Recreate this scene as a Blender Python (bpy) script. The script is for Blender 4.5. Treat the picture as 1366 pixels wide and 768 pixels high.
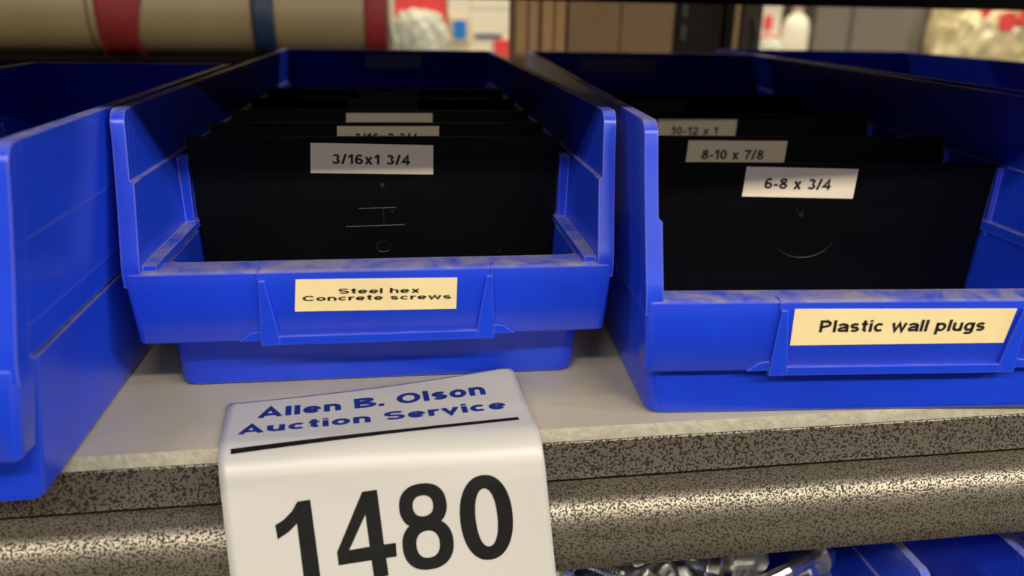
import bpy, bmesh, math, random
from mathutils import Vector, Matrix

for o in list(bpy.data.objects):
    bpy.data.objects.remove(o, do_unlink=True)
S = bpy.context.scene
COL = S.collection
R = math.radians
random.seed(7)

# ------------------------------------------------------------------ camera
cam = bpy.data.cameras.new('camera')
cam.sensor_width = 36.0
cam.sensor_fit = 'HORIZONTAL'
cam.lens = 1068.75 * 36 / 1366
cam.clip_start = 0.01
cam.dof.use_dof = True
cam.dof.focus_distance = 0.30
cam.dof.aperture_fstop = 8.5
co = bpy.data.objects.new('camera', cam)
COL.objects.link(co)
PIT, ROL, YAW, CH = R(19.17), R(1.09), R(8.92), 0.1343
F = Vector((math.sin(YAW)*math.cos(PIT), math.cos(YAW)*math.cos(PIT), -math.sin(PIT)))
R0 = Vector((math.cos(YAW), -math.sin(YAW), 0))
U0 = R0.cross(F)
RT = R0*math.cos(ROL) + U0*math.sin(ROL)
UU = U0*math.cos(ROL) - R0*math.sin(ROL)
m = Matrix((RT, UU, -F)).transposed().to_4x4()
m.translation = Vector((0, 0, CH))
co.matrix_world = m
S.camera = co

# ------------------------------------------------------------------ light
S.view_settings.view_transform = 'Standard'
S.view_settings.look = 'None'
S.view_settings.gamma = 1.0
S.view_settings.exposure = -0.38
wd = bpy.data.worlds.new('store_ambient')
S.world = wd
wd.use_nodes = True
wd.node_tree.nodes['Background'].inputs[0].default_value = (1.0, 0.93, 0.82, 1)
wd.node_tree.nodes['Background'].inputs[1].default_value = 0.025

def area(name, loc, aim, sx, sy, power, colr=(1, 0.92, 0.77)):
    l = bpy.data.lights.new(name, 'AREA')
    l.shape = 'RECTANGLE'; l.size = sx; l.size_y = sy
    l.energy = power; l.color = colr
    o = bpy.data.objects.new(name, l); COL.objects.link(o)
    o.location = loc
    o.rotation_euler = (Vector(aim) - Vector(loc)).to_track_quat('-Z', 'Y').to_euler()
    return o
# rows of ceiling fluorescents over the aisle the photographer stands in
area('ceiling_tube_light', (-0.9, -1.55, 1.55), (-0.9, -1.55, 0), 1.2, 0.16, 56)
area('ceiling_tube_light', (0.75, -1.55, 1.55), (0.75, -1.55, 0), 1.2, 0.16, 64)
area('ceiling_tube_light', (2.4, -1.55, 1.55), (2.4, -1.55, 0), 1.2, 0.16, 84)
area('ceiling_tube_light', (-0.3, -4.4, 1.55), (-0.3, -4.4, 0), 1.2, 0.16, 95)
area('ceiling_tube_light', (1.6, -4.4, 1.55), (1.6, -4.4, 0), 1.2, 0.16, 95)
area('ceiling_tube_light', (4.6, -1.3, 1.55), (4.6, -1.3, 0), 1.2, 0.16, 330)
area('ceiling_tube_light', (-3.2, -1.3, 1.55), (-3.2, -1.3, 0), 1.2, 0.16, 120)
# fluorescents over the next aisle
area('ceiling_tube_light', (0.4, 2.2, 1.55), (0.4, 2.2, 0), 1.2, 0.16, 36)
area('ceiling_tube_light', (2.0, 2.2, 1.55), (2.0, 2.2, 0), 1.2, 0.16, 36)

# ------------------------------------------------------------------ materials
def mat(name):
    m = bpy.data.materials.new(name); m.use_nodes = True
    nt = m.node_tree; b = nt.nodes['Principled BSDF']
    return m, nt, b
def setp(b, **k):
    for n, v in k.items():
        b.inputs[n.replace('_', ' ')].default_value = v
def N(nt, t, **k):
    n = nt.nodes.new(t)
    for a, v in k.items():
        setattr(n, a, v)
    return n
def noise(nt, scale, detail=4, rough=.55, dist=0, coord='Object'):
    tc = N(nt, 'ShaderNodeTexCoord'); n = N(nt, 'ShaderNodeTexNoise')
    n.inputs['Scale'].default_value = scale; n.inputs['Detail'].default_value = detail
    n.inputs['Roughness'].default_value = rough; n.inputs['Distortion'].default_value = dist
    nt.links.new(tc.outputs[coord], n.inputs['Vector'])
    return n
def ramp(nt, src, p0, c0, p1, c1):
    r = N(nt, 'ShaderNodeValToRGB')
    r.color_ramp.elements[0].position = p0; r.color_ramp.elements[0].color = (*c0, 1)
    r.color_ramp.elements[1].position = p1; r.color_ramp.elements[1].color = (*c1, 1)
    nt.links.new(src, r.inputs[0]); return r
def bump(nt, b, src, strength, dist):
    n = N(nt, 'ShaderNodeBump'); n.inputs['Strength'].default_value = strength
    n.inputs['Distance'].default_value = dist
    nt.links.new(src, n.inputs['Height']); nt.links.new(n.outputs[0], b.inputs['Normal'])
def simple(name, c, rough=.5, metal=0, var=.12, scale=60, bmp=0, spec=.5):
    m, nt, b = mat(name)
    n = noise(nt, scale)
    r = ramp(nt, n.outputs['Fac'], .3, tuple(x*(1-var) for x in c), .7, tuple(min(1, x*(1+var)) for x in c))
    nt.links.new(r.outputs[0], b.inputs['Base Color'])
    setp(b, Roughness=rough, Metallic=metal, Specular_IOR_Level=spec)
    if bmp: bump(nt, b, n.outputs['Fac'], .5, bmp)
    return m

def blue_plastic(name, base, scuff, amount):
    m, nt, b = mat(name)
    n1 = noise(nt, 22, 3); n2 = noise(nt, 60, 7, .6, .8)
    c = ramp(nt, n1.outputs['Fac'], .3, tuple(x*.88 for x in base), .7, tuple(x*1.1 for x in base))
    geo = N(nt, 'ShaderNodeNewGeometry'); tc = N(nt, 'ShaderNodeTexCoord')
    sep = N(nt, 'ShaderNodeSeparateXYZ'); nt.links.new(tc.outputs['Normal'], sep.inputs[0])
    up = N(nt, 'ShaderNodeMapRange'); nt.links.new(sep.outputs[2], up.inputs[0])
    up.inputs[1].default_value = .55; up.inputs[2].default_value = .95
    sc = ramp(nt, n2.outputs['Fac'],   .36, (.15, .15, .15), .66, (1, 1, 1))
    mu = N(nt, 'ShaderNodeMath', operation='MULTIPLY')          # ledges and lips are scuffed by handling
    nt.links.new(up.outputs[0], mu.inputs[0]); nt.links.new(sc.outputs[0], mu.inputs[1])
    bv = N(nt, 'ShaderNodeBevel', samples=4); bv.inputs['Radius'].default_value = .0009      # edges rubbed pale
    dt = N(nt, 'ShaderNodeVectorMath', operation='DOT_PRODUCT')
    nt.links.new(bv.outputs[0], dt.inputs[0]); nt.links.new(geo.outputs['True Normal'], dt.inputs[1])
    pt = ramp(nt, dt.outputs['Value'], .80, (1, 1, 1), .995, (0, 0, 0))
    m2 = N(nt, 'ShaderNodeMath', operation='MULTIPLY'); m2.inputs[1].default_value = .55
    nt.links.new(pt.outputs[0], m2.inputs[0])
    ad = N(nt, 'ShaderNodeMath', operation='ADD', use_clamp=True)
    nt.links.new(mu.outputs[0], ad.inputs[0]); nt.links.new(m2.outputs[0], ad.inputs[1])
    am = N(nt, 'ShaderNodeMath', operation='MULTIPLY'); am.inputs[1].default_value = amount
    nt.links.new(ad.outputs[0], am.inputs[0])
    mx = N(nt, 'ShaderNodeMix', data_type='RGBA')
    nt.links.new(am.outputs[0], mx.inputs[0]); nt.links.new(c.outputs[0], mx.inputs[6])
    mx.inputs[7].default_value = (*scuff, 1)
    nt.links.new(mx.outputs[2], b.inputs['Base Color'])
    setp(b, Roughness=.27, Specular_IOR_Level=.42)
    b.inputs['Subsurface Weight'].default_value = .0
    bump(nt, b, n2.outputs['Fac'], .08, .0004)
    return m
M_BLUE = blue_plastic('blue_plastic', (.011, .052, .70), (.34, .31, .36), .9)
M_HOLD = blue_plastic('blue_plastic_holder', (.012, .056, .72), (.30, .29, .42), .5)
M_DIV = simple('black_divider_plastic', (.0022, .0026, .0034), .36, 0, .15, 30, .0001, .12)
M_NUB = simple('scratched_black_plastic', (.022, .024, .028), .3)
M_LABEL = simple('cream_label', (.88, .76, .58), .55, 0, .03, 40)
M_LABELY = simple('yellowed_label', (.92, .75, .41), .40, 0, .05, 60)
M_TEXT = simple('label_ink', (.012, .008, .01), .6)
M_TAG = simple('tag_paper', (.51, .495, .475), .40, 0, .01, 30, 0, 1.0)
M_INKB = simple('blue_ink', (.008, .022, .20), .5)
M_INKK = simple('black_ink', (.006, .006, .006), .5, 0, .3, 200, 0, .2)
M_EDGE = simple('shelf_cream_paint_edge', (.36, .335, .265), .42, 0, .15, 300, .0012)
M_DARK = simple('dark_steel', (.012, .011, .010), .6)

def shelf_paint():
    m, nt, b = mat('shelf_cream_paint')
    n = noise(nt, 9, 6, .6, 1.2); n2 = noise(nt, 500, 3)
    r = ramp(nt, n.outputs['Fac'], .3, (.42, .375, .285), .7, (.52, .47, .37))
    nt.links.new(r.outputs[0], b.inputs['Base Color'])
    setp(b, Roughness=.38); bump(nt, b, n2.outputs['Fac'], .15, .0003)
    return m
M_SHELF = shelf_paint()
def hammer(name, lo, hi, scale, t=.5):
    m, nt, b = mat(name)
    n = noise(nt, scale, .6, .4, .2); n2 = noise(nt, 25, 4)
    r = ramp(nt, n.outputs['Fac'], t-.035, lo, t+.03, hi)
    mx = N(nt, 'ShaderNodeMix', data_type='RGBA', blend_type='MULTIPLY')
    mx.inputs[0].default_value = .6
    r2 = ramp(nt, n2.outputs['Fac'], .3, (.75, .75, .75), .7, (1, 1, 1))
    nt.links.new(r.outputs[0], mx.inputs[6]); nt.links.new(r2.outputs[0], mx.inputs[7])
    nt.links.new(mx.outputs[2], b.inputs['Base Color'])
    rr = ramp(nt, n.outputs['Fac'], t-.03, (.6, .6, .6), t+.03, (.43, .43, .43))
    nt.links.new(rr.outputs[0], b.inputs['Roughness'])
    mt = ramp(nt, n.outputs['Fac'], t-.03, (0, 0, 0), t+.03, (.75, .75, .75))
    nt.links.new(mt.outputs[0], b.inputs['Metallic'])
    bump(nt, b, n.outputs['Fac'], .28, .0006)
    return m
M_HAM = hammer('hammertone_paint', (.018, .013, .010), (.33, .29, .235), 1250, .475)
M_HAM2 = hammer('hammertone_paint_beam', (.035, .027, .018), (.36, .32, .255), 1450, .47)
M_ZINC = simple('zinc', (.85, .85, .82), .22, 1, .1, 300)

# ------------------------------------------------------------------ mesh helpers
def obj(name, bm, m, parent=None, bevel=0, seg=2, smooth=True, angle=30):
    bmesh.ops.recalc_face_normals(bm, faces=bm.faces)
    me = bpy.data.meshes.new(name); bm.to_mesh(me); bm.free()
    me.materials.append(m)
    o = bpy.data.objects.new(name, me); COL.objects.link(o)
    if parent: o.parent = parent
    if smooth:
        for p in me.polygons: p.use_smooth = True
        try: me.set_sharp_from_angle(angle=R(angle))
        except Exception: pass
    if bevel:
        md = o.modifiers.new('bevel', 'BEVEL'); md.width = bevel; md.segments = seg
        md.limit_method = 'ANGLE'; md.angle_limit = R(35); md.harden_normals = True
    return o
def thing(name, label, cat, loc=(0, 0, 0), rz=0, group=None):
    o = bpy.data.objects.new(name, None); COL.objects.link(o)
    o.empty_display_size = .02
    o.location = loc; o.rotation_euler = (0, 0, rz)
    o['label'] = label; o['category'] = cat
    if group: o['group'] = group
    return o
def tag(o, label, cat, group=None):
    o['label'] = label; o['category'] = cat
    if group: o['group'] = group
    return o
def struct(o):
    o['kind'] = 'structure'; return o
def box(bm, x0, x1, y0, y1, z0, z1):
    v = [bm.verts.new((x, y, z)) for z in (z0, z1) for x, y in ((x0, y0), (x1, y0), (x1, y1), (x0, y1))]
    for f in ((3, 2, 1, 0), (4, 5, 6, 7), (0, 1, 5, 4), (1, 2, 6, 5), (2, 3, 7, 6), (3, 0, 4, 7)):
        bm.faces.new([v[i] for i in f])
def loft(bm, rings, cap0=True, cap1=True, closed=True):
    vs = [[bm.verts.new(p) for p in r] for r in rings]
    n = len(vs[0])
    for a, b in zip(vs, vs[1:]):
        for i in range(n if closed else n-1):
            j = (i+1) % n
            bm.faces.new((a[i], a[j], b[j], b[i]))
    if cap0: bm.faces.new(list(reversed(vs[0])))
    if cap1: bm.faces.new(vs[-1])
    return vs
def prism(bm, poly, fn, lo, hi):            # poly in 2D, fn(u, v, w) -> xyz
    loft(bm, [[fn(u, v, lo) for u, v in poly], [fn(u, v, hi) for u, v in poly]])
def rrect(x0, x1, y0, y1, r, z, n=5):
    out = []
    for cx, cy, a0 in ((x1-r, y1-r, 0), (x0+r, y1-r, 90), (x0+r, y0+r, 180), (x1-r, y0+r, 270)):
        for i in range(n+1):
            a = R(a0 + 90*i/n); out.append((cx+r*math.cos(a), cy+r*math.sin(a), z))
    return out
def cyl(bm, p0, p1, r0, r1=None, n=16, caps=True):
    p0, p1 = Vector(p0), Vector(p1); r1 = r0 if r1 is None else r1
    d = (p1-p0).normalized(); a = d.orthogonal().normalized(); b = d.cross(a)
    rg = []
    for p, r in ((p0, r0), (p1, r1)):
        rg.append([p + a*r*math.cos(2*math.pi*i/n) + b*r*math.sin(2*math.pi*i/n) for i in range(n)])
    loft(bm, rg, caps, caps)

def glyph(ch, w):
    """strokes (centre lines) of one sans-serif character; cap height 1, stem width w"""
    h = w/2; X_ = .75
    def arc(cx, cy, rx, ry, a0, a1, n=18):
        return [(cx+rx*math.cos(R(a0+(a1-a0)*i/n)), cy+ry*math.sin(R(a0+(a1-a0)*i/n))) for i in range(n+1)]
    def ess(W, H, k=28):
        ry = (H-w)/4; cx = W/2
        return arc(cx, H-h-ry, W/2-h, ry, k, 255, 14) + arc(cx, h+ry, W/2-h, ry, 75, -180+k, 14)
    if ch == ' ': return [], .30
    if ch == 'l': return [[(h, 0), (h, 1)]], w
    if ch == 'i': return [[(h, 0), (h, X_)], [(h, .84), (h, 1)]], w
    if ch in 'nh':
        return [[(h, 0), (h, 1 if ch == 'h' else X_)], arc(.33, X_-h-.21, .33-h, .21, 180, 0)+[(.66-h, 0)]], .66
    if ch == 'u': return [[(.66-h, 0), (.66-h, X_)], [(h, X_)]+arc(.33, h+.21, .33-h, .21, 180, 360)], .66
    if ch == 'r': return [[(h, 0), (h, X_)], arc(.36, X_-h-.24, .36-h, .24, 180, 85)+[(.44, X_-h-.005)]], .42
    if ch == 'o': return [arc(.35, X_/2, .35-h, X_/2-h, 0, 360, 28)], .70
    if ch == 'c': return [arc(.34, X_/2, .34-h, X_/2-h, 42, 318, 24)], .64
    if ch == 'e': return [[(.69-h, X_/2-.03)]+arc(.345, X_/2, .345-h, X_/2-h, 4, 322, 26), [(h, X_/2-.01), (.69-h, X_/2-.01)]], .69
    if ch == 'a': return [arc(.33, X_-h-.17, .27, .17, 165, 0, 12)+[(.60, .14), (.645, 0)], [(.60, .43), (.40, .40)]+arc(.25, .22, .25-h, .22-h, 95, 270, 12)+[(.36, h+.01), (.60, .20)]], .68
    if ch == 's': return [ess(.62, X_)], .62
    if ch == 't': return [[(.20, 1-.02), (.20, .24)]+arc(.34, .24, .14, .24-h, 180, 275, 8), [(0, X_-h*.8), (.40, X_-h*.8)]], .41
    if ch == 'v': return [[(.085, X_), (.345, .04), (.605, X_)]], .69
    if ch == 'w': return [[(.08, X_), (.27, .06), (.50, .70), (.73, .06), (.92, X_)]], 1.0
    if ch == 'x': return [[(.10, X_), (.56, 0)], [(.56, X_), (.10, 0)]], .66
    if ch == 'p': return [[(h, -.27), (h, X_)], arc(.35, X_/2, .35-h, X_/2-h, 0, 360, 28)], .70
    if ch == 'g': return [arc(.34, X_/2+.01, .34-h, X_/2-h, 0, 360, 28), [(.68-h, X_), (.68-h, 0)]+arc(.345, -.03, .345-h, .24-h, 0, -150, 12)], .68
    if ch == 'A': return [[(.09, 0), (.46, .95), (.83, 0)], [(.22, .28), (.70, .28)]], .92
    if ch == 'B': return [[(.42, h), (h, h), (h, 1-h), (.42, 1-h)], arc(.42, .755, .26, .245-h, 90, -90, 12)+[(h, .51)], [(h, .51)]+arc(.44, .27, .31, .27-h, 75, -90, 12)+[(.42, h)]], .83
    if ch == 'P': return [[(h, 0), (h, 1-h), (.42, 1-h)]+arc(.42, .70, .34-h, .30-h, 90, -90, 14)+[(h, .40)]], .78
    if ch == 'O': return [arc(.48, .5, .48-h, .5-h, 0, 360, 36)], .96
    if ch == 'C': return [arc(.47, .5, .47-h, .5-h, 38, 322, 30)], .88
    if ch == 'S': return [ess(.80, 1, 22)], .80
    if ch == '.': return [[(h, 0), (h, w*1.05)]], w
    if ch == '-': return [[(0, .36), (.34, .36)]], .34
    if ch == '/': return [[(.05, -.02), (.33, 1.02)]], .38
    if ch == '0': return [arc(.33, .5, .33-h, .5-h, 0, 360, 30)], .66
    if ch == '1': return [[(.33, 0), (.33, 1)], [(.02, .70), (.22, .80), (.33, .99)]], .44
    if ch == '2': return [arc(.33, 1-h-.22, .32-h, .22, 165, -25, 12)+[(.12, h), (.66, h)]], .66
    if ch == '3': return [arc(.32, .745, .29-h, .255-h, 160, -80, 14), arc(.32, .28, .33-h, .28-h, 80, -165, 14)], .66
    if ch == '4': return [[(.48, 0), (.48, .93), (.07, .29), (.68, .29)]], .68
    if ch == '6': return [arc(.34, .31, .33-h, .31-h, 0, 360, 26), arc(.38, .5, .37-h, .5-h, 195, 50, 16)], .67
    if ch == '7': return [[(0, 1-h), (.56, 1-h), (.36, .5), (.24, 0)]], .64
    if ch == '8': return [arc(.34, .745, .29-h, .255-h, 0, 360, 22), arc(.34, .28, .34-h, .28-h, 0, 360, 24)], .68
    raise ValueError(ch)
def text_bm(s, w=.19):
    """lettering drawn stroke by stroke, normalised to the unit square of its own bounds"""
    bm = bmesh.new(); x = 0.0
    for ch in s:
        strokes, adv = glyph(ch, w)
        for st in strokes:
            closed = math.dist(st[0], st[-1]) < 1e-6
            pts = st[:-1] if closed else st
            n = len(pts); L_ = []; R_ = []
            for i, p in enumerate(pts):
                a = pts[i-1] if (i or closed) else None
                b = pts[(i+1) % n] if (i < n-1 or closed) else None
                d1 = (Vector(p)-Vector(a)).normalized() if a else None
                d2 = (Vector(b)-Vector(p)).normalized() if b else None
                d = ((d1 or d2)+(d2 or d1)); d = d.normalized() if d.length > .2 else (d2 or d1)
                nn = Vector((-d.y, d.x)); c = abs(nn.dot(Vector((-(d1 or d2).y, (d1 or d2).x))))
                k = (w/2)/max(.42, c)
                L_.append(bm.verts.new((x+p[0]+nn.x*k, p[1]+nn.y*k, 0))); R_.append(bm.verts.new((x+p[0]-nn.x*k, p[1]-nn.y*k, 0)))
            for i in range(n if closed else n-1):
                j = (i+1) % n
                bm.faces.new((L_[i], L_[j], R_[j], R_[i]))
        x += adv + .115
    bmesh.ops.triangulate(bm, faces=bm.faces)
    xs = [v.co.x for v in bm.verts]; ys = [v.co.y for v in bm.verts]
    x0, x1, y0, y1 = min(xs), max(xs), min(ys), max(ys)
    for v in bm.verts:
        v.co.x = (v.co.x-x0)/(x1-x0); v.co.y = (v.co.y-y0)/(y1-y0)
    return bm
def lettering(lines, place, m, parent):
    """lines: (string, u0, u1, v0, v1, offset); place(u, v) -> local point"""
    out = bmesh.new()
    for s, u0, u1, v0, v1, off in lines:
        b = text_bm(s, off)
        mp = {}
        for v in b.verts: mp[v] = out.verts.new(place(u0+(u1-u0)*v.co.x, v0+(v1-v0)*v.co.y))
        for f in b.faces:
            try: out.faces.new([mp[v] for v in f.verts])
            except ValueError: pass
        b.free()
    me = bpy.data.meshes.new('lettering'); out.to_mesh(me); out.free(); me.materials.append(m)
    o = bpy.data.objects.new('lettering', me); COL.objects.link(o); o.parent = parent
    return o
def paper_label(parent, quad, y, lines, m=M_LABEL, name='label', dy=0.0, desc=None):
    """quad: TL, TR, BL, BR as local (x, z) on the plane y; dy: how much y changes per metre of z"""
    TL, TR, BL, BR = quad; zt = TL[1]
    yy = lambda z: y + (zt-z)*dy
    bm = bmesh.new()
    P = [TL, TR, BR, BL]
    loft(bm, [[(x, yy(z), z) for x, z in P], [(x, yy(z)-.00022, z) for x, z in P]])
    o = obj(name, bm, m, parent, smooth=False)
    if desc: o['label'] = desc
    if lines:
        def place(u, v):                       # u across, v up, both 0..1 over the quad
            x = (BL[0]*(1-u)+BR[0]*u)*(1-v) + (TL[0]*(1-u)+TR[0]*u)*v
            z = (BL[1]*(1-u)+BR[1]*u)*(1-v) + (TL[1]*(1-u)+TR[1]*u)*v
            return (x, yy(z)-.00032, z)
        lettering(lines, place, M_TEXT, o)
    return o

# ------------------------------------------------------------------ shelf
YS = .2368
bm = bmesh.new()
box(bm, -1.1, 1.3, YS-.0002, 1.05, -.0022, 0)
shelf = thing('shelf_board', 'cream painted steel shelf under the blue bins, with a speckled front edge', 'shelf', (0, 0, 0))
o = obj('shelf_surface', bm, M_SHELF, shelf)
o['label'] = 'cream painted flat top of the shelf'
bm = bmesh.new()                                # painted nose strip in front of the board
pr = [(YS, -.0002), (YS-.0006, .0001), (YS-.0021, -.0036), (YS-.0022, -.0046), (YS, -.0046)]
prism(bm, pr, lambda u, v, w: (w, u, v), -1.1, 1.3)
obj('painted_nose', bm, M_EDGE, shelf, .0003)['label'] = 'cream textured strip along the front edge'
bm = bmesh.new()
pr = [(YS+.012, -.0024), (YS-.0028, -.0043), (YS-.0030, -.0188), (YS+.0012, -.0188), (YS+.0012, -.0205), (YS+.012, -.0205)]
prism(bm, pr, lambda u, v, w: (w, u, v), -1.1, 1.3)
obj('speckled_edge_band', bm, M_HAM, shelf, .0005)['label'] = 'brown and black speckled hammered paint band'
beam = thing('shelf_beam', 'speckled rounded steel beam running under the shelf edge', 'beam', (0, 0, 0))
bm = bmesh.new()
pf = [(YS+.010, -.0216), (.2335, -.0216), (.2300, -.0230)]
for i in range(15):                              # rolled shoulder
    a = R(15 + 75*i/14)
    pf.append((.2308-.0078*math.sin(a), -.0335+.0112*math.cos(a)))
pf += [(.2230, -.040), (.2230, -.0478), (.2240, -.0487), (.232, -.0487), (.232, -.0472), (.240, -.0472), (YS+.010, -.0460)]
prism(bm, pf, lambda u, v, w: (w, u, v), -1.1, 1.3)
obj('beam_face', bm, M_HAM2, beam, 0, angle=50)
bm = bmesh.new()
box(bm, -1.1, 1.3, .247, .251, -.052, -.0025)
obj('beam_web', bm, M_DARK, beam)

# ------------------------------------------------------------------ bins
def make_bin(name, label, P, holder=True, mblue=M_BLUE):
    """P: x, y, yaw, W, L, H, z1 (lip), z2 (bottom of the front panel), led1, led2 (inner ledges), nb, low, b"""
    W2 = P['W']/2; L = P['L']; H = P['H']; z1 = P['z1']; z2 = P['z2']
    t = thing(name, label, 'bin', (P['x'], P['y'], P.get('z', 0)), -R(P['yaw']), P.get('group'))
    led1, led2, k = P['led1'], P['led2'], P.get('slope', 0)
    yf = lambda z: (P.get('yp', -.0148)+.0007) if z < z1 else (P.get('yp', -.0148)+.0004)*(max(0, H-z)/(H-z1))**1.25
    kz = lambda z, y: z + k*(y-.1)
    low, nb, b = P['low'], P['nb'], P['b']
    bm = bmesh.new()
    # lower tub: rounded outer shell, inner shell, floor
    zt = z1-.003
    out = []; inn = []
    for z in (0, .0004, .0012, .003, zt*.5, zt):
        s = {0: .0022, .0004: .0012, .0012: .0004}.get(z, 0)
        hw = W2 - nb + (nb-low)*(z/zt) - s
        out.append(rrect(-hw, hw, b+s-.0015*(z/zt), L-s-.002, P.get('rc', .0055), z))
    for z in (zt, .003):
        hw = W2 - nb + (nb-low)*(z/zt) - P.get('thick', .003)
        inn.append(rrect(-hw, hw, b+.0028, L-.0045, .004, z))
    loft(bm, out+inn)
    # stepped side walls
    dr = lambda z: P.get('draft', .0016)*(H-z)/(H-z1)
    for s in (-1, 1):
        def slab(zlo, zhi, xi, xo, rnd, slope_lo, slope_hi):
            poly = [(yf(zlo)+.003, zlo, slope_lo)]
            if rnd:
                r = .0045
                for i in range(7):
                    a = R(180-90*i/6); poly.append((yf(zhi)+.003+r+r*math.cos(a), zhi-r+r*math.sin(a), False))
            else:
                poly.append((yf(zhi)+.003, zhi, slope_hi))
            poly += [(L*.5, zhi, slope_hi), (L, zhi, slope_hi), (L, zlo, slope_lo), (L*.5, zlo, slope_lo)]
            pts = [(y, kz(z, y) if sl else z) for y, z, sl in poly]
            loft(bm, [[(s*(xi-dr(z)), y, z) for y, z in pts], [(s*(xo-dr(z)), y, z) for y, z in pts]])
        slab(led1-.0006, H, W2-.0042, W2, True, k != 0, False)
        slab(led2-.0008, led1, W2-.0054, W2-P.get('o1', .0003), False, False, k != 0)
        slab(z1-.0008, led2, W2-P.get('in2', .0100), W2-P.get('o2', .0006), False, False, False)
        # front face of the wall: one continuous stepped flange
        rings = []
        zs = [z1-.0050 + (led1-.0014-z1+.0050)*i/8 for i in range(9)] + [led1-.0004, led1+.0006] + [led1+.0006+(H-.0055-led1)*i/6 for i in range(1, 7)]
        r = .0048
        arcs = [(H-r+r*math.sin(R(90*i/6)), r-r*math.cos(R(90*i/6))) for i in range(7)]
        for z, ins in [(z, 0) for z in zs if z < H-r-.0002] + arcs:
            wi = .0056 if z < led1-.0003 else .0043
            xo_, xi_ = s*(W2+.00018-dr(z)), s*(W2-wi-dr(z))
            y0 = yf(z) + ins
            rings.append([(xo_, y0, z), (xi_, y0, z), (xi_, yf(z)+.0075, z), (xo_, yf(z)+.0075, z)])
        loft(bm, rings)
        # slot ribs that hold the dividers, standing on the inner wall
        for yd in P['ribs']:
            for dy in (-.0034, .0018):
                box(bm, s*(W2-P.get('rib', .0102)), s*(W2-.0054), yd+dy, yd+dy+.0016, led2-.002, kz(led1, yd)-.0010)
    # back wall
    bm_w = W2-.0006
    box(bm, -bm_w, bm_w, L-.003, L, .0, H)
    obj('bin_body', bm, mblue, t, .0006)
    # front lip panel with chamfered ends
    bm = bmesh.new()
    yp = P.get('yp', -.0148)
    ypf = lambda z: yp + .0020*(z1-z)/(z1-z2)
    rings = []
    def plan(z, inset):
        hw = W2 - .00145 - P.get('pin', .0019)*(z1-z)/(z1-z2) - inset
        y0 = ypf(z) + inset; y1 = -.0028
        c = .0024
        pts = []
        for i in range(7):
            a = R(180+90*i/6); pts.append((-hw+c+c*math.cos(a), y0+c+c*math.sin(a), z))
        for i in range(7):
            a = R(270+90*i/6); pts.append((hw-c+c*math.cos(a), y0+c+c*math.sin(a), z))
        pts += [(hw, y1, z), (-hw, y1, z)]
        return pts
    for z, i in ((z2, .0012), (z2+.0003, .0004), (z2+.001, 0), (z1-.0016, 0), (z1-.0007, .0003), (z1-.0002, .0009), (z1, .0017)):
        rings.append(plan(z, i))
    loft(bm, rings)
    box(bm, -W2+.012, W2-.012, -.004, b+.0035, zt-.004, zt-.0005)
    obj('front_panel', bm, mblue, t)
    if holder:
        xc, h = P['tab']
        bm = bmesh.new()
        zb = z2-.0012; zt2 = z1-.0030
        fr = [(xc-h, zt2), (xc-h-.0010, zb), (xc+h+.0010, zb), (xc+h, zt2), (xc+h-.0022, zt2), (xc+h-.0052, zb+.0048), (xc+h-.0066, zb+.0036),
              (xc-h+.0066, zb+.0036), (xc-h+.0052, zb+.0048), (xc-h+.0022, zt2)]
        # U frame as three convex bars
        def bar(p, y0=-.0016):
            loft(bm, [[(x, ypf(z)+.0006, z) for x, z in p], [(x, ypf(z)+y0, z) for x, z in p]])
        bar([fr[0], fr[1], (xc-h+.0052, zb), fr[8], fr[9]])
        bar([fr[3], fr[4], fr[5], (xc+h-.0052, zb), fr[2]])
        bar([(xc-h+.004, zb), (xc+h-.004, zb), (xc+h-.004, zb+.0034), (xc-h+.004, zb+.0034)], -.0015)
        for sg in (-1, 1):                       # thin ribs running up over the lip, gussets at the foot
            x = xc + sg*h
            bar([(x-.0006, zt2), (x+.0006, zt2), (x+.0006, z1-.0004), (x-.0006, z1-.0004)], -.0007)
            loft(bm, [[(x-.0006, yp+.0004, z1-.001), (x+.0006, yp+.0004, z1-.001), (x+.0006, yp+.0008, z1+.0004), (x-.0006, yp+.0008, z1+.0004)],
                      [(x-.0006, yp+.0055, z1-.001), (x+.0006, yp+.0055, z1-.001), (x+.0006, yp+.0055, z1+.0001), (x-.0006, yp+.0055, z1+.0001)]])
            bar([(x+sg*.0005, zb+.0014), (x+sg*.0085, zb+.0014), (x+sg*.0045, zb+.0046), (x+sg*.0005, zb+.0052)], -.0006)
        obj('label_holder', bm, M_HOLD, t, .0003)
    return t, ypf

C = dict(x=-.0049, y=.2766, yaw=1.11, W=.1675, L=.408, H=.1016, z1=.0505, z2=.0247, led1=.0788, led2=.0522, nb=.0098, low=.0075, b=.0049,
         ribs=(.051, .092, .139, .195, .25, .31, .36), tab=(0, .0393))
binC, yC = make_bin('storage_bin', 'blue plastic parts bin in the middle, marked Steel hex Concrete screws', C)
paper_label(binC, ((-.0271, .0475), (.0271, .0468), (-.0283, .0357), (.0267, .0350)), yC(.0475)-.00005,
            [('Steel hex', .262, .765, .53, .705, .20), ('Concrete screws', .045, .965, .30, .49, .20)], M_LABELY, dy=.0020/.0258,
            desc='yellowed paper label with stretched dark lettering')
paper_label(binC, ((-.0193, .0985), (.0257, .0985), (-.0196, .0868), (.0254, .0868)), .4048, [], name='label', desc='small faded label on the inner back wall')

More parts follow.
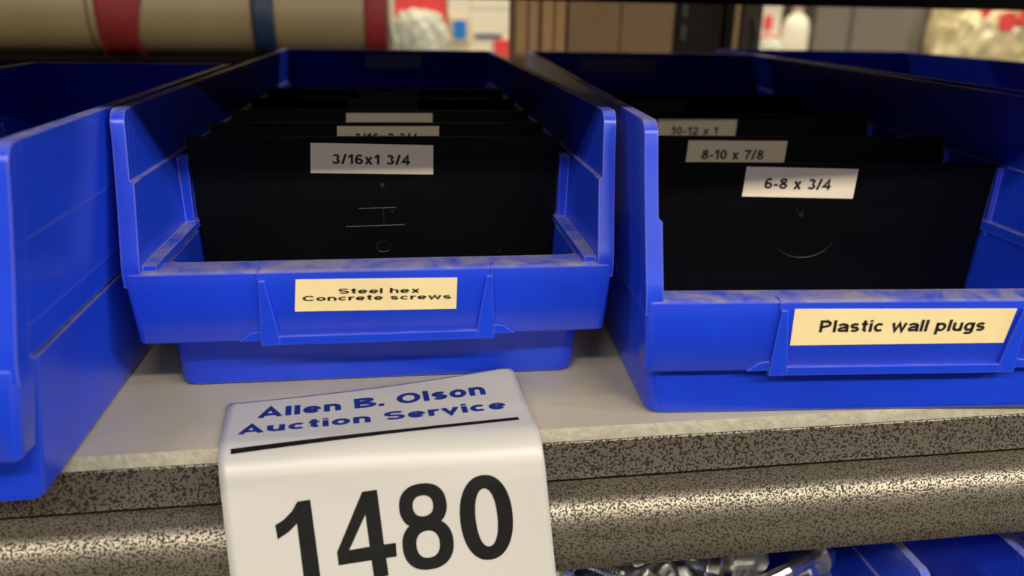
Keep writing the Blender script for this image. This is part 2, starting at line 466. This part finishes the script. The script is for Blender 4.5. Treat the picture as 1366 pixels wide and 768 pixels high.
Rp = dict(x=.1792, y=.2411, yaw=4.52, W=.197, L=.4413, H=.1016, z1=.0452, z2=.0190, led1=.0705, led2=.0400, nb=.0062, low=.0030, b=-.0066,
          ribs=(.097, .14, .18, .22, .27, .325, .38), tab=(-.009, .0430), slope=.02, rib=.0086, yp=-.0138, in2=.0076, thick=.0045)
binR, yR = make_bin('storage_bin', 'wide blue plastic parts bin on the right, marked Plastic wall plugs', Rp)
paper_label(binR, ((-.0471, .0424), (.0303, .0419), (-.0466, .0289), (.0290, .0290)), yR(.0423)-.00005,
            [('Plastic wall plugs', .122, .882, .27, .74, .20)], M_LABELY, dy=.0020/.0262, desc='yellowed paper label with dark lettering')
paper_label(binR, ((-.0522, .0980), (.0128, .0980), (-.0520, .0855), (.0126, .0855)), .4381, [], desc='faded label on the inner back wall')

Lp = dict(x=-.0911-.0545*math.cos(R(.62)), y=.2093+.0545*math.sin(R(.62)), yaw=.62, W=.109, L=.290, H=.1016, z1=.0480, z2=.0208, pin=.0042, rc=.003, led1=.0775, led2=.0560,
          nb=.0090, low=.0030, b=.0022, ribs=(.07, .12, .17, .22), tab=(0, .030), yp=-.0135)
binL, yL = make_bin('storage_bin', 'narrow blue plastic bin at the far left, pulled out past the shelf edge', Lp)
Bp = dict(Rp, x=.398, y=.338, yaw=2.2, L=.428)
Bp['tab'] = (0, .043)
binB, yB = make_bin('storage_bin', 'dark blue plastic bin at the far right, pushed back behind the others', Bp)

# ------------------------------------------------------------------ dividers
def divider(binP, yd, hwT, hwB, zT, label, group, quad, lines, marks=None):
    a = -R(binP['yaw'])
    t = thing('bin_divider', label, 'divider',
              (binP['x'] - yd*math.sin(a), binP['y'] + yd*math.cos(a), 0), a, group)
    bm = bmesh.new()
    z0 = .0036
    poly = [(-hwB, z0), (hwB, z0), (hwT, zT), (-hwT, zT)]
    loft(bm, [[(x, -.0008, z) for x, z in poly], [(x, .0008, z) for x, z in poly]])
    obj('panel', bm, M_DIV, t, .0003)
    if quad: paper_label(t, quad, -.00082, lines)
    if marks:
        bm = bmesh.new()
        for kind, pts in marks:
            if kind == 'line':
                for p, q in zip(pts, pts[1:]): cyl(bm, (p[0], -.0009, p[1]), (q[0], -.0009, q[1]), .00013, n=5)
            else:
                cyl(bm, (pts[0], -.0006, pts[1]), (pts[0], -.0019, pts[1]), pts[2], pts[2]*.5, n=12)
        o = obj('moulded_mark', bm, M_NUB, t); o['kind'] = 'stuff'
    return t
def quadz(xl, xr, zt, h, xs=-.0007): return ((xl, zt), (xr, zt), (xl+xs, zt-h), (xr+xs, zt-h))
gC = 'black dividers standing in the middle bin'
arc = lambda cx, cz, r, a0, a1, n=12: [(cx+r*math.cos(R(a0+(a1-a0)*i/n)), cz+r*.75*math.sin(R(a0+(a1-a0)*i/n))) for i in range(n+1)]
divider(C, .051, .0739, .0700, .0853, 'frontmost black divider in the middle bin, labelled 3/16x1 3/4', gC,
        ((-.0267, .0829), (.0218, .0818), (-.0274, .0708), (.0216, .0699)), [('3/16x1 3/4', .172, .808, .30, .70, .20)],
        [('dot', (.0008, .0655, .0011)), ('line', [(-.0145, .0484), (.0095, .0489)]), ('line', [(-.009, .0560), (.006, .0563)]),
         ('line', [(.0008, .0562), (.0010, .0500)]), ('dot', (.0045, .0546, .0006)), ('line', arc(.0005, .0395, .0030, 0, 340)), ('line', [(.0485, .0360), (.0500, .0374)])])
divider(C, .092, .0739, .0700, .0853, 'second black divider in the middle bin, label half hidden', gC,
        quadz(-.0193, .0260, .0838, .0125), [('3/16x2 3/4', .170, .79, .40, .80, .20)])
divider(C, .139, .0739, .0700, .0853, 'third black divider in the middle bin, label top just showing', gC, quadz(-.0183, .0248, .0838, .0125), [])
divider(C, .195, .0739, .0700, .0853, 'fourth black divider in the middle bin, in deep shade', gC, quadz(-.0209, .0192, .0848, .0125), [])
divider(C, .25, .0739, .0700, .0853, 'rearmost black divider in the middle bin, almost lost in the dark', gC, quadz(-.0178, .0208, .0838, .0125), [])
gR = 'black dividers standing in the right bin'
divider(Rp, .097, .0905, .0868, .0710, 'frontmost black divider in the right bin, labelled 6-8 x 3/4', gR,
        ((-.0276, .0693), (.0247, .0684), (-.0283, .0556), (.0241, .0547)), [('6-8 x 3/4', .182, .778, .26, .70, .20)],
        [('dot', (.0006, .0468, .0012)), ('line', [(.0006, .0470), (.0016, .0500), (.0024, .0512)]), ('line', [(.0004, .0465), (-.0022, .0498)]),
         ('line', arc(.0036, .0375, .0148, 215, 340))])
divider(Rp, .14, .0905, .0868, .0765, 'second black divider in the right bin, labelled 8-10 x 7/8', gR,
        quadz(-.0426, .0081, .0743, .0135), [('8-10 x 7/8', .15, .78, .29, .68, .20)])
divider(Rp, .22, .0905, .0868, .0775, 'third black divider in the right bin, labelled 10-12 x 1', gR,
        quadz(-.0384, .0097, .0747, .0135), [('10-12 x 1', .18, .77, .30, .68, .20)])
divider(Rp, .325, .0905, .0868, .0785, 'rearmost black divider in the right bin, label in deep shade', gR, quadz(-.0330, .0086, .0748, .0130), [])

# ------------------------------------------------------------------ auction tag
TH = R(4.5); A0 = (-.0592, .266)
def tagP(a, b, off=0.0):
    X = A0[0] + a*math.cos(TH) + b*math.sin(TH); Y = A0[1] + a*math.sin(TH) - b*math.cos(TH)
    yf_, r, al = .2402, .012, R(72)
    if Y >= yf_: y, z, n = Y, .0008, (0, 1)
    else:
        u = yf_-Y
        if u < r*al: y = yf_-r*math.sin(u/r); z = .0008-r*(1-math.cos(u/r)); n = (-math.sin(u/r), math.cos(u/r))
        else:
            Lh = u-r*al; y = yf_-r*math.sin(al)-Lh*math.cos(al); z = .0008-r*(1-math.cos(al))-Lh*math.sin(al); n = (-math.sin(al), math.cos(al))
    kk = max(0, 1-b/.035); z += .0048*(a/.103)**2*kk*kk
    wv = .0
    if b > .034:
        q = min(1, (b-.034)/.02)
        wv = q*(.0005 + .0006*math.sin(a*62+1.2+b*25) + .0005*math.sin(a*28-b*60+.5))
    return Vector((X, y+n[0]*(off+wv), z+n[1]*(off+wv)))
tg = thing('auction_tag', 'white paper lot tag numbered 1480 draped over the shelf edge', 'tag', (-.005, .2365, 0))
tg0 = Vector(tg.location)
bm = bmesh.new()
NA, NB = 40, 90
corner = .0035
rows = []
for j in range(NB+1):
    b = .094*j/NB
    # the free corners at the top are cut a little round
    ins = corner*(1-math.sqrt(max(0, 1-(1-b/corner)**2))) if b < corner else 0
    rows.append([bm.verts.new(tagP((0 + ins*.3) + (.1035-ins*1.0-ins*.3)*i/NA, b - .0010*(i/NA)*(1-j/NB)) - tg0) for i in range(NA+1)])
for a, b in zip(rows, rows[1:]):
    for i in range(NA): bm.faces.new((a[i], b[i], b[i+1], a[i+1]))
paper = obj('paper', bm, M_TAG, tg)
sd = paper.modifiers.new('solid', 'SOLIDIFY'); sd.thickness = .00018; sd.offset = -1
def printed(bm, name, m, lab=None, edge=.003):
    for _ in range(4):
        es = [e for e in bm.edges if e.calc_length() > edge]
        if not es: break
        bmesh.ops.subdivide_edges(bm, edges=es, cuts=1)
        bmesh.ops.triangulate(bm, faces=bm.faces)
    for v in bm.verts: v.co = tagP(v.co.x, v.co.y, .00014) - tg0
    me = bpy.data.meshes.new(name); bm.to_mesh(me); bm.free(); me.materials.append(m)
    o = bpy.data.objects.new(name, me); COL.objects.link(o); o.parent = paper
    if lab: o['label'] = lab
    return o
def ab_text(s, a0, a1, b0, b1, off):
    b = text_bm(s, off)
    for v in b.verts: v.co.x, v.co.y = a0+(a1-a0)*v.co.x, b0+(b1-b0)*v.co.y
    return b
printed(ab_text('Allen B. Olson', .0108, .0905, .0135, .0048, .225), 'lettering', M_INKB, 'blue heading lettering')
printed(ab_text('Auction Service', .0052, .0959, .0248, .0165, .225), 'lettering', M_INKB, 'blue second line of lettering')
bm = bmesh.new()
vs = [bm.verts.new(p) for p in ((.0037, .0309, 0), (.0984, .0297, 0), (.0985, .0316, 0), (.0038, .0329, 0))]; bm.faces.new(vs)
printed(bm, 'ruled_line', M_INKK, 'thick black ruled line')
def ring_glyph(bm, cx, cy, ro, so, ri, si, n=40, p=2.3):
    def pt(r, s, k):
        a = 2*math.pi*k/n; c, d = math.cos(a), math.sin(a)
        return (cx + r*math.copysign(abs(c)**(2/p), c), cy + s*math.copysign(abs(d)**(2/p), d), 0)
    o = [bm.verts.new(pt(ro, so, k)) for k in range(n)]; i = [bm.verts.new(pt(ri, si, k)) for k in range(n)]
    for k in range(n): bm.faces.new((o[k], o[(k+1) % n], i[(k+1) % n], i[k]))
def poly_glyph(bm, pts):
    bm.faces.new([bm.verts.new((x, y, 0)) for x, y in pts])
bm = bmesh.new()                                    # 1
poly_glyph(bm, [(.0228, .0509), (.0268, .0509), (.0273, .0792), (.0221, .0792), (.0219, .0579)])
poly_glyph(bm, [(.0228, .0509), (.0219, .0579), (.0190, .0602), (.0155, .0619), (.0152, .0573), (.0180, .0560), (.0208, .0537)])
bmesh.ops.triangulate(bm, faces=bm.faces); printed(bm, 'numeral', M_INKK)
bm = bmesh.new()                                    # 4
T, B_, L_, RR = .0508, .0790, .0333, .0520
for p in ([(.0433, T), (.0480, T), (.0483, .0688), (.0437, .0688)], [(.0437, .0688), (.0483, .0688), (.0521, .0688), (.0519, .0733), (.0333, .0733), (.0333, .0690)],
          [(.0438, .0733), (.0485, .0733), (.0487, B_), (.0440, B_)], [(.0433, T), (.0435, .0583), (.0371, .0690), (.0333, .0690)]):
    poly_glyph(bm, p)
bmesh.ops.triangulate(bm, faces=bm.faces); printed(bm, 'numeral', M_INKK)
bm = bmesh.new()                                    # 8
ring_glyph(bm, .0621, .0581, .0077, .0074, .0033, .0034)
ring_glyph(bm, .0624, .0708, .0083, .0083, .0038, .0044)
printed(bm, 'numeral', M_INKK)
bm = bmesh.new()                                    # 0
ring_glyph(bm, .0823, .0649, .0087, .0142, .0036, .0097, p=2.2)
printed(bm, 'numeral', M_INKK)

# ------------------------------------------------------------------ tier below: bins of hex bolts
LZ = -.2046
bm = bmesh.new(); box(bm, -1.1, 1.3, YS+.002, .88, LZ-.012, LZ)
tag(obj('lower_shelf_board', bm, M_SHELF), 'cream steel shelf board one level down, under the bolt bins', 'shelf')
Q = dict(C, x=.130, y=.268, z=LZ, yaw=0.5, W=.213, L=.43, ribs=()); Q['tab'] = (0, .04)
lowbin, _ = make_bin('storage_bin', 'blue plastic bin full of shiny bolts on the shelf below', Q)
Q2 = dict(Q, x=.394, yaw=.2); lowbin2, _ = make_bin('storage_bin', 'blue plastic bin at bottom right corner, on the shelf below', Q2)
Q3 = dict(Q, x=-.098, yaw=.2); lowbin3, _ = make_bin('storage_bin', 'blue plastic bin on the shelf below, left of the bolt bin', Q3)
def bolt_mesh():
    bm = bmesh.new()
    cyl(bm, (0, 0, 0), (.0055, 0, 0), .0078, n=6)
    cyl(bm, (.0055, 0, 0), (.0068, 0, 0), .0092, n=18)
    cyl(bm, (.0068, 0, 0), (.030, 0, 0), .0038, n=12)
    x = .030
    while x < .060:                                    # thread
        cyl(bm, (x, 0, 0), (x+.0008, 0, 0), .0032, .0040, 12, False); cyl(bm, (x+.0008, 0, 0), (x+.0016, 0, 0), .0040, .0032, 12, False); x += .0016
    cyl(bm, (x, 0, 0), (x+.001, 0, 0), .0032, .0024, n=12)
    me = bpy.data.meshes.new('hex_bolt'); bmesh.ops.recalc_face_normals(bm, faces=bm.faces); bm.to_mesh(me); bm.free(); me.materials.append(M_ZINC)
    return me
bmesh_bolt = bolt_mesh()
k = 0
for layer in range(10):
    for i in range(5):
        for j in range(3):
            if layer < 6 and j > 0: continue
            o = bpy.data.objects.new('hex_bolt', bmesh_bolt); COL.objects.link(o)
            ang = random.uniform(0, 2*math.pi)
            cx = .130 - .056 + .028*i + random.uniform(-.006, .006)
            cy = .306 + .034*j + random.uniform(-.006, .006)
            o.location = (cx-.03*math.cos(ang), cy-.03*math.sin(ang)*.5+.01, LZ+.014+.0092*layer+random.uniform(-.002, .002))
            o.rotation_euler = (random.uniform(0, 6), random.uniform(-.22, .22), ang)
            tag(o, 'shiny zinc hex bolt in the heap inside the lower blue bin', 'bolt', 'hex bolts heaped in the lower bin')

# ------------------------------------------------------------------ shelving frame around
bm = bmesh.new(); box(bm, -1.1, 1.3, YS, .682, .195, .203)
up = thing('upper_shelf', 'dark steel shelf board above the bins, seen only as a black strip', 'shelf', (0, 0, .195))
o = obj('shelf_surface', bm, M_DARK, up); o.location = (0, 0, -.195)
bm = bmesh.new(); box(bm, -1.1, 1.3, YS-.004, YS+.004, .1432, .2); o = obj('front_beam', bm, M_HAM, up, .001); o.location = (0, 0, -.195)
bm = bmesh.new(); box(bm, -1.1, 1.3,   .670, .681, .1412, .2); o = obj('rear_beam', bm, M_DARK, up, .001); o.location = (0, 0, -.195)

M_ROLL = simple('cream_film', (.19, .14, .07), .5, 0, .08, 12)
M_RED = simple('red_fabric', (.17, .004, .006), .7, 0, .3, 40, .002)
M_BLU = simple('navy_band', (.003, .016, .050), .6)
M_CARD = simple('cardboard', (.24, .135, .055), .8, 0, .1, 30)
M_CARD2 = simple('brown_cardboard', (.13, .075, .03), .8, 0, .1, 30)
M_POST = simple('post_paint', (.010, .008, .006), .8, 0, .1, 60, 0, .1)
M_GREY = simple('grey_board', (.17, .145, .11), .7, 0, .06, 5)
M_WHITE = simple('white_card', (.84, .76, .58), .5, 0, .04, 10)
M_REDP = simple('red_print', (.80, .05, .045), .5, 0, .05, 10)
M_BLUP = simple('blue_print', (.01, .20, .62), .5, 0, .05, 10)
M_NAVP = simple('navy_print', (.03, .03, .12), .5)
M_ORG = simple('orange_print', (.80, .45, .18), .5)

# low black tray and cream rolls at the back of the shelf
tr = thing('low_tray', 'low black tray behind the left bins carrying the cream rolls', 'tray', (-.30, .90, 0))
bm = bmesh.new(); box(bm, -.45, .33, -.045, .045, 0, .082); obj('tray_body', bm, M_DARK, tr, .003)
ROLLR = .042
def roll(x0, x1, label, bands):
    t = thing('film_roll', label, 'roll', (x0, .90, .0825+ROLLR), 0, 'cream rolls at the back of the shelf')
    bm = bmesh.new(); L_ = x1-x0
    prof = [(0, .012), (0, ROLLR-.002), (.002, ROLLR), (L_-.002, ROLLR), (L_, ROLLR-.002), (L_, .012)]
    n = 40
    rings = [[(x, r*math.cos(2*math.pi*i/n), r*math.sin(2*math.pi*i/n)) for i in range(n)] for x, r in prof]
    loft(bm, rings, False, False); loft(bm, [rings[0], rings[-1]], False, False)
    obj('film', bm, M_ROLL, t)
    for bx0, bx1, mm, nm, tw in bands:
        bm = bmesh.new(); rings = []
        for q in range(9):
            f = q/8; rr = []
            for i in range(n):
                a = 2*math.pi*i/n
                pinch = 1 - tw*abs(math.sin(a+.9))
                rr.append((bx0-x0+(bx1-bx0)*(.5+(f-.5)*pinch) + tw*.012*math.sin(a*1.0), (ROLLR+.0008+.0012*tw*math.sin(f*9+a*2)+ (.001 if 0 < q < 8 else 0))*math.cos(a), (ROLLR+.0008+.0012*tw*math.sin(f*9+a*2))*math.sin(a)))
            rings.append(rr)
        loft(bm, rings, False, False)
        b = obj(nm, bm, mm, t); s = b.modifiers.new('s', 'SOLIDIFY'); s.thickness = .0008; s.offset = 1
        b['label'] = 'red cloth band' if mm == M_RED else 'navy blue band'
    return t
roll(-.520, -.2820, 'cream roll at far left, in front of a red band', [])
roll(-.2810, -.1290, 'cream roll with a twisted red band at its left end', [(-.2800, -.2260, M_RED, 'band', .35)])
roll(-.1280, .0030, 'cream roll with a navy band at left and a red band at right end', [(-.1275, -.1080, M_BLU, 'band', .0), (-.0195, .0020, M_RED, 'band', .0)])

# cardboard and posts at the back edge
bm = bmesh.new()
cb = thing('cardboard_bundle', 'tan folded cardboard sheets standing on edge behind the middle bin', 'cardboard', (.163, .87, 0))
for i in range(4):
    bm = bmesh.new(); x = -.028 + .0140*i; box(bm, x, x+.0125, .0+.004*(i % 2), .05, .0, .20); obj('sheet', bm, M_CARD, cb, .002)
bx = thing('cardboard_box', 'brown cardboard box standing behind the right bin', 'box', (.249, .87, 0))
bm = bmesh.new(); box(bm, -.057, .0, .004, .07, 0, .16); obj('side_panel', bm, M_CARD2, bx, .002)
bm = bmesh.new(); box(bm, .0005, .060, .004, .07, 0, .16); obj('side_panel', bm, M_CARD2, bx, .002)
ps = thing('shelf_post', 'dark slotted steel upright post at the back of the shelf', 'post', (.348, .90, -.3))
bm = bmesh.new(); box(bm, -.034, .040, .0, .004, 0, .60); box(bm, -.034, -.030, .0, .04, 0, .6); box(bm, .026, .030, .0, .04, 0, .6)
obj('post_body', bm, M_POST, ps)
for zz in (.405, .43):
    bm = bmesh.new(); box(bm, -.022, -.016, -.0015, .0, zz, zz+.016); obj('slot', bm, M_DARK, ps)
bk = thing('hook_strip', 'grey narrow strip beside the dark upright post', 'strip', (.402, .88, .0))
bm = bmesh.new(); box(bm, -.012, .010, .0, .010, 0, .175); obj('strip_body', bm, simple('strip_grey', (.030, .024, .017), .8, 0, .1, 60, 0, .1), bk, .001)
bm = bmesh.new(); cyl(bm, (.0, -.002, .13), (.004, -.004, .112), .0022); cyl(bm, (.004, -.004, .112), (.001, -.002, .095), .0022); obj('hook', bm, M_DARK, bk)

# ------------------------------------------------------------------ far side of the next aisle
FY = 2.6
fs = thing('far_shelf', 'pale shelf across the next aisle holding bright packages', 'shelf', (1.0, FY+.3, -1.2))
bm = bmesh.new(); box(bm, -2.2, 2.6, -.35, .3, 1.07, 1.09); o = obj('shelf_surface', bm, M_WHITE, fs)
bm = bmesh.new(); box(bm, -2.2, 2.6, .3, .33, 0, 2.2); obj('back_panel', bm, M_GREY, fs)
bm = bmesh.new(); box(bm, -2.2, 2.6, -.35, .3, 1.6, 1.62); obj('shelf_surface', bm, M_WHITE, fs)
FZ = -.11
def blob(name, label, cat, x, y, z, sx, sy, sz, m, amp=.25, seed=1, group=None, prints=()):
    t = thing(name, label, cat, (x, y, z), 0, group)
    rnd = random.Random(seed); bm = bmesh.new()
    bmesh.ops.create_icosphere(bm, subdivisions=5, radius=1)
    ph = [(Vector((rnd.uniform(-1, 1), rnd.uniform(-1, 1), rnd.uniform(-1, 1)))*rnd.uniform(4, 15), rnd.uniform(0, 6)) for _ in range(9)]
    for v in bm.verts:
        c = v.co.copy(); d = sum(abs(math.sin(c.dot(k)+p)) for k, p in ph)/9-.6
        c = c*(1+amp*d*2)
        v.co = Vector((math.copysign(abs(c.x)**.7, c.x)*sx, math.copysign(abs(c.y)**.8, c.y)*sy, (math.copysign(abs(c.z)**.7, c.z)+1)*sz))
    zm = min(v.co.z for v in bm.verts)
    for v in bm.verts: v.co.z -= zm
    o = obj('bag_film', bm, m, t)
    for (px_, pz_, r_, mm) in prints:
        b2 = bmesh.new(); cyl(b2, (px_, -sy*1.02, pz_), (px_, -sy*1.06, pz_), r_, n=20); obj('printed_patch', b2, mm, t)
    return t
M_BAG = simple('clear_bag', (.50, .49, .38), .25, 0, .35, 25, .02)
M_BAGY = simple('yellow_white_bag', (.74, .62, .34), .25, 0, .3, 8, .01)
def carton(name, label, cat, x0, x1, z1, m, depth=.12, y=FY, panels=(), z0=FZ):
    t = thing(name, label, cat, ((x0+x1)/2, y, z0)); w = (x1-x0)/2
    bm = bmesh.new(); box(bm, -w, w, 0, depth, 0, z1-z0); obj('carton_body', bm, m, t, .003)
    k_ = 0
    for nm, a, b, c, d, mm in panels:
        k_ += 1; bm = bmesh.new(); box(bm, a-(x0+x1)/2, b-(x0+x1)/2, -.003*k_, .0005, c-z0, d-z0); obj(nm, bm, mm, t)
    return t

blob('plastic_bag', 'clear plastic bag of goods in front of the red card, far side of the aisle', 'bag', .10, FY-.10, FZ, .085, .06, .115, M_BAG, .22, 3)
carton('red_card', 'red card behind a clear plastic bag, across the aisle', 'card', .015, .190, .32, M_WHITE, .02,
       panels=[('red_print', .030, .188, .06, .31, M_REDP)])
carton('price_card', 'white card with a blue square in an orange frame, across the aisle', 'card', .1915, .262, .24, M_WHITE, .03, FY-.01,
       panels=[('orange_frame', .196, .259, .030, .112, M_ORG), ('white_square', .201, .254, .035, .107, M_WHITE), ('blue_square', .207, .248, .045, .100, M_BLUP)])
carton('white_carton', 'white carton with a dark blue line and a red corner, across the aisle', 'carton', .264, .400, .13, M_WHITE, .15,
       panels=[('blue_line', .275, .360, .048, .060, M_NAVP), ('red_corner', .335, .399, -.05, .044, M_REDP)])
carton('white_carton', 'plain white carton stacked on the one with the dark blue line', 'carton', .264, .400, .32, M_WHITE, .15, z0=.132)
carton('tan_carton', 'tall tan carton across the aisle, right of the white cartons', 'carton', .403, .70, .34, M_CARD, .2)
carton('brown_carton', 'wide brown carton across the aisle behind the dark post', 'carton', .72, 1.17, .34, M_CARD2, .2)
blob('plastic_bag', 'small clear bag with a red and white header card, beside the white bottle', 'bag', 1.248, FY-.02, FZ, .052, .04, .085, M_BAG, .15, 5)
carton('header_card', 'red and white header card above the small clear bag', 'card', 1.195, 1.298, .30, M_WHITE, .012, FY+.03,
       panels=[('red_print', 1.197, 1.226, .05, .29, M_REDP), ('red_print', 1.236, 1.29, .052, .068, M_REDP), ('red_print', 1.24, 1.262, .085, .13, M_REDP)])
bt = thing('white_bottle', 'white plastic bottle across the aisle, left of the grey panel', 'bottle', (1.352, FY+.03, FZ))
bm = bmesh.new(); n = 24
loft(bm, [[(r*math.cos(2*math.pi*i/n), r*.6*math.sin(2*math.pi*i/n), z) for i in range(n)] for r, z in ((.044, 0), (.048, .005), (.048, .20), (.040, .23), (.018, .25), (.018, .27))])
obj('bottle_body', bm, M_WHITE, bt)
bm = bmesh.new(); cyl(bm, (0, 0, .27), (0, 0, .30), .022, n=20); obj('cap', bm, M_REDP, bt)
carton('grey_panel', 'upright grey beige panel across the aisle between bottle and crumpled bag', 'panel', 1.408, 1.53, .34, M_WHITE if False else M_GREY, .02, FY)
carton('grey_panel', 'wider darker grey panel across the aisle, beside the crumpled bag', 'panel', 1.533, 1.785, .34, M_GREY, .03, FY-.01)
blob('plastic_bag', 'large crumpled white and yellow bag with red print at top right', 'bag', 1.98, FY-.05, FZ, .185, .09, .16, M_BAGY, .25, 11,
     prints=((-.075, .265, .018, M_REDP), (.010, .235, .032, M_REDP), (.075, .25, .03, M_REDP)))
blob('plastic_bag', 'crumpled pale bag at the far right edge, across the aisle', 'bag', 2.42, FY-.02, FZ, .12, .09, .17, M_BAGY, .25, 14)
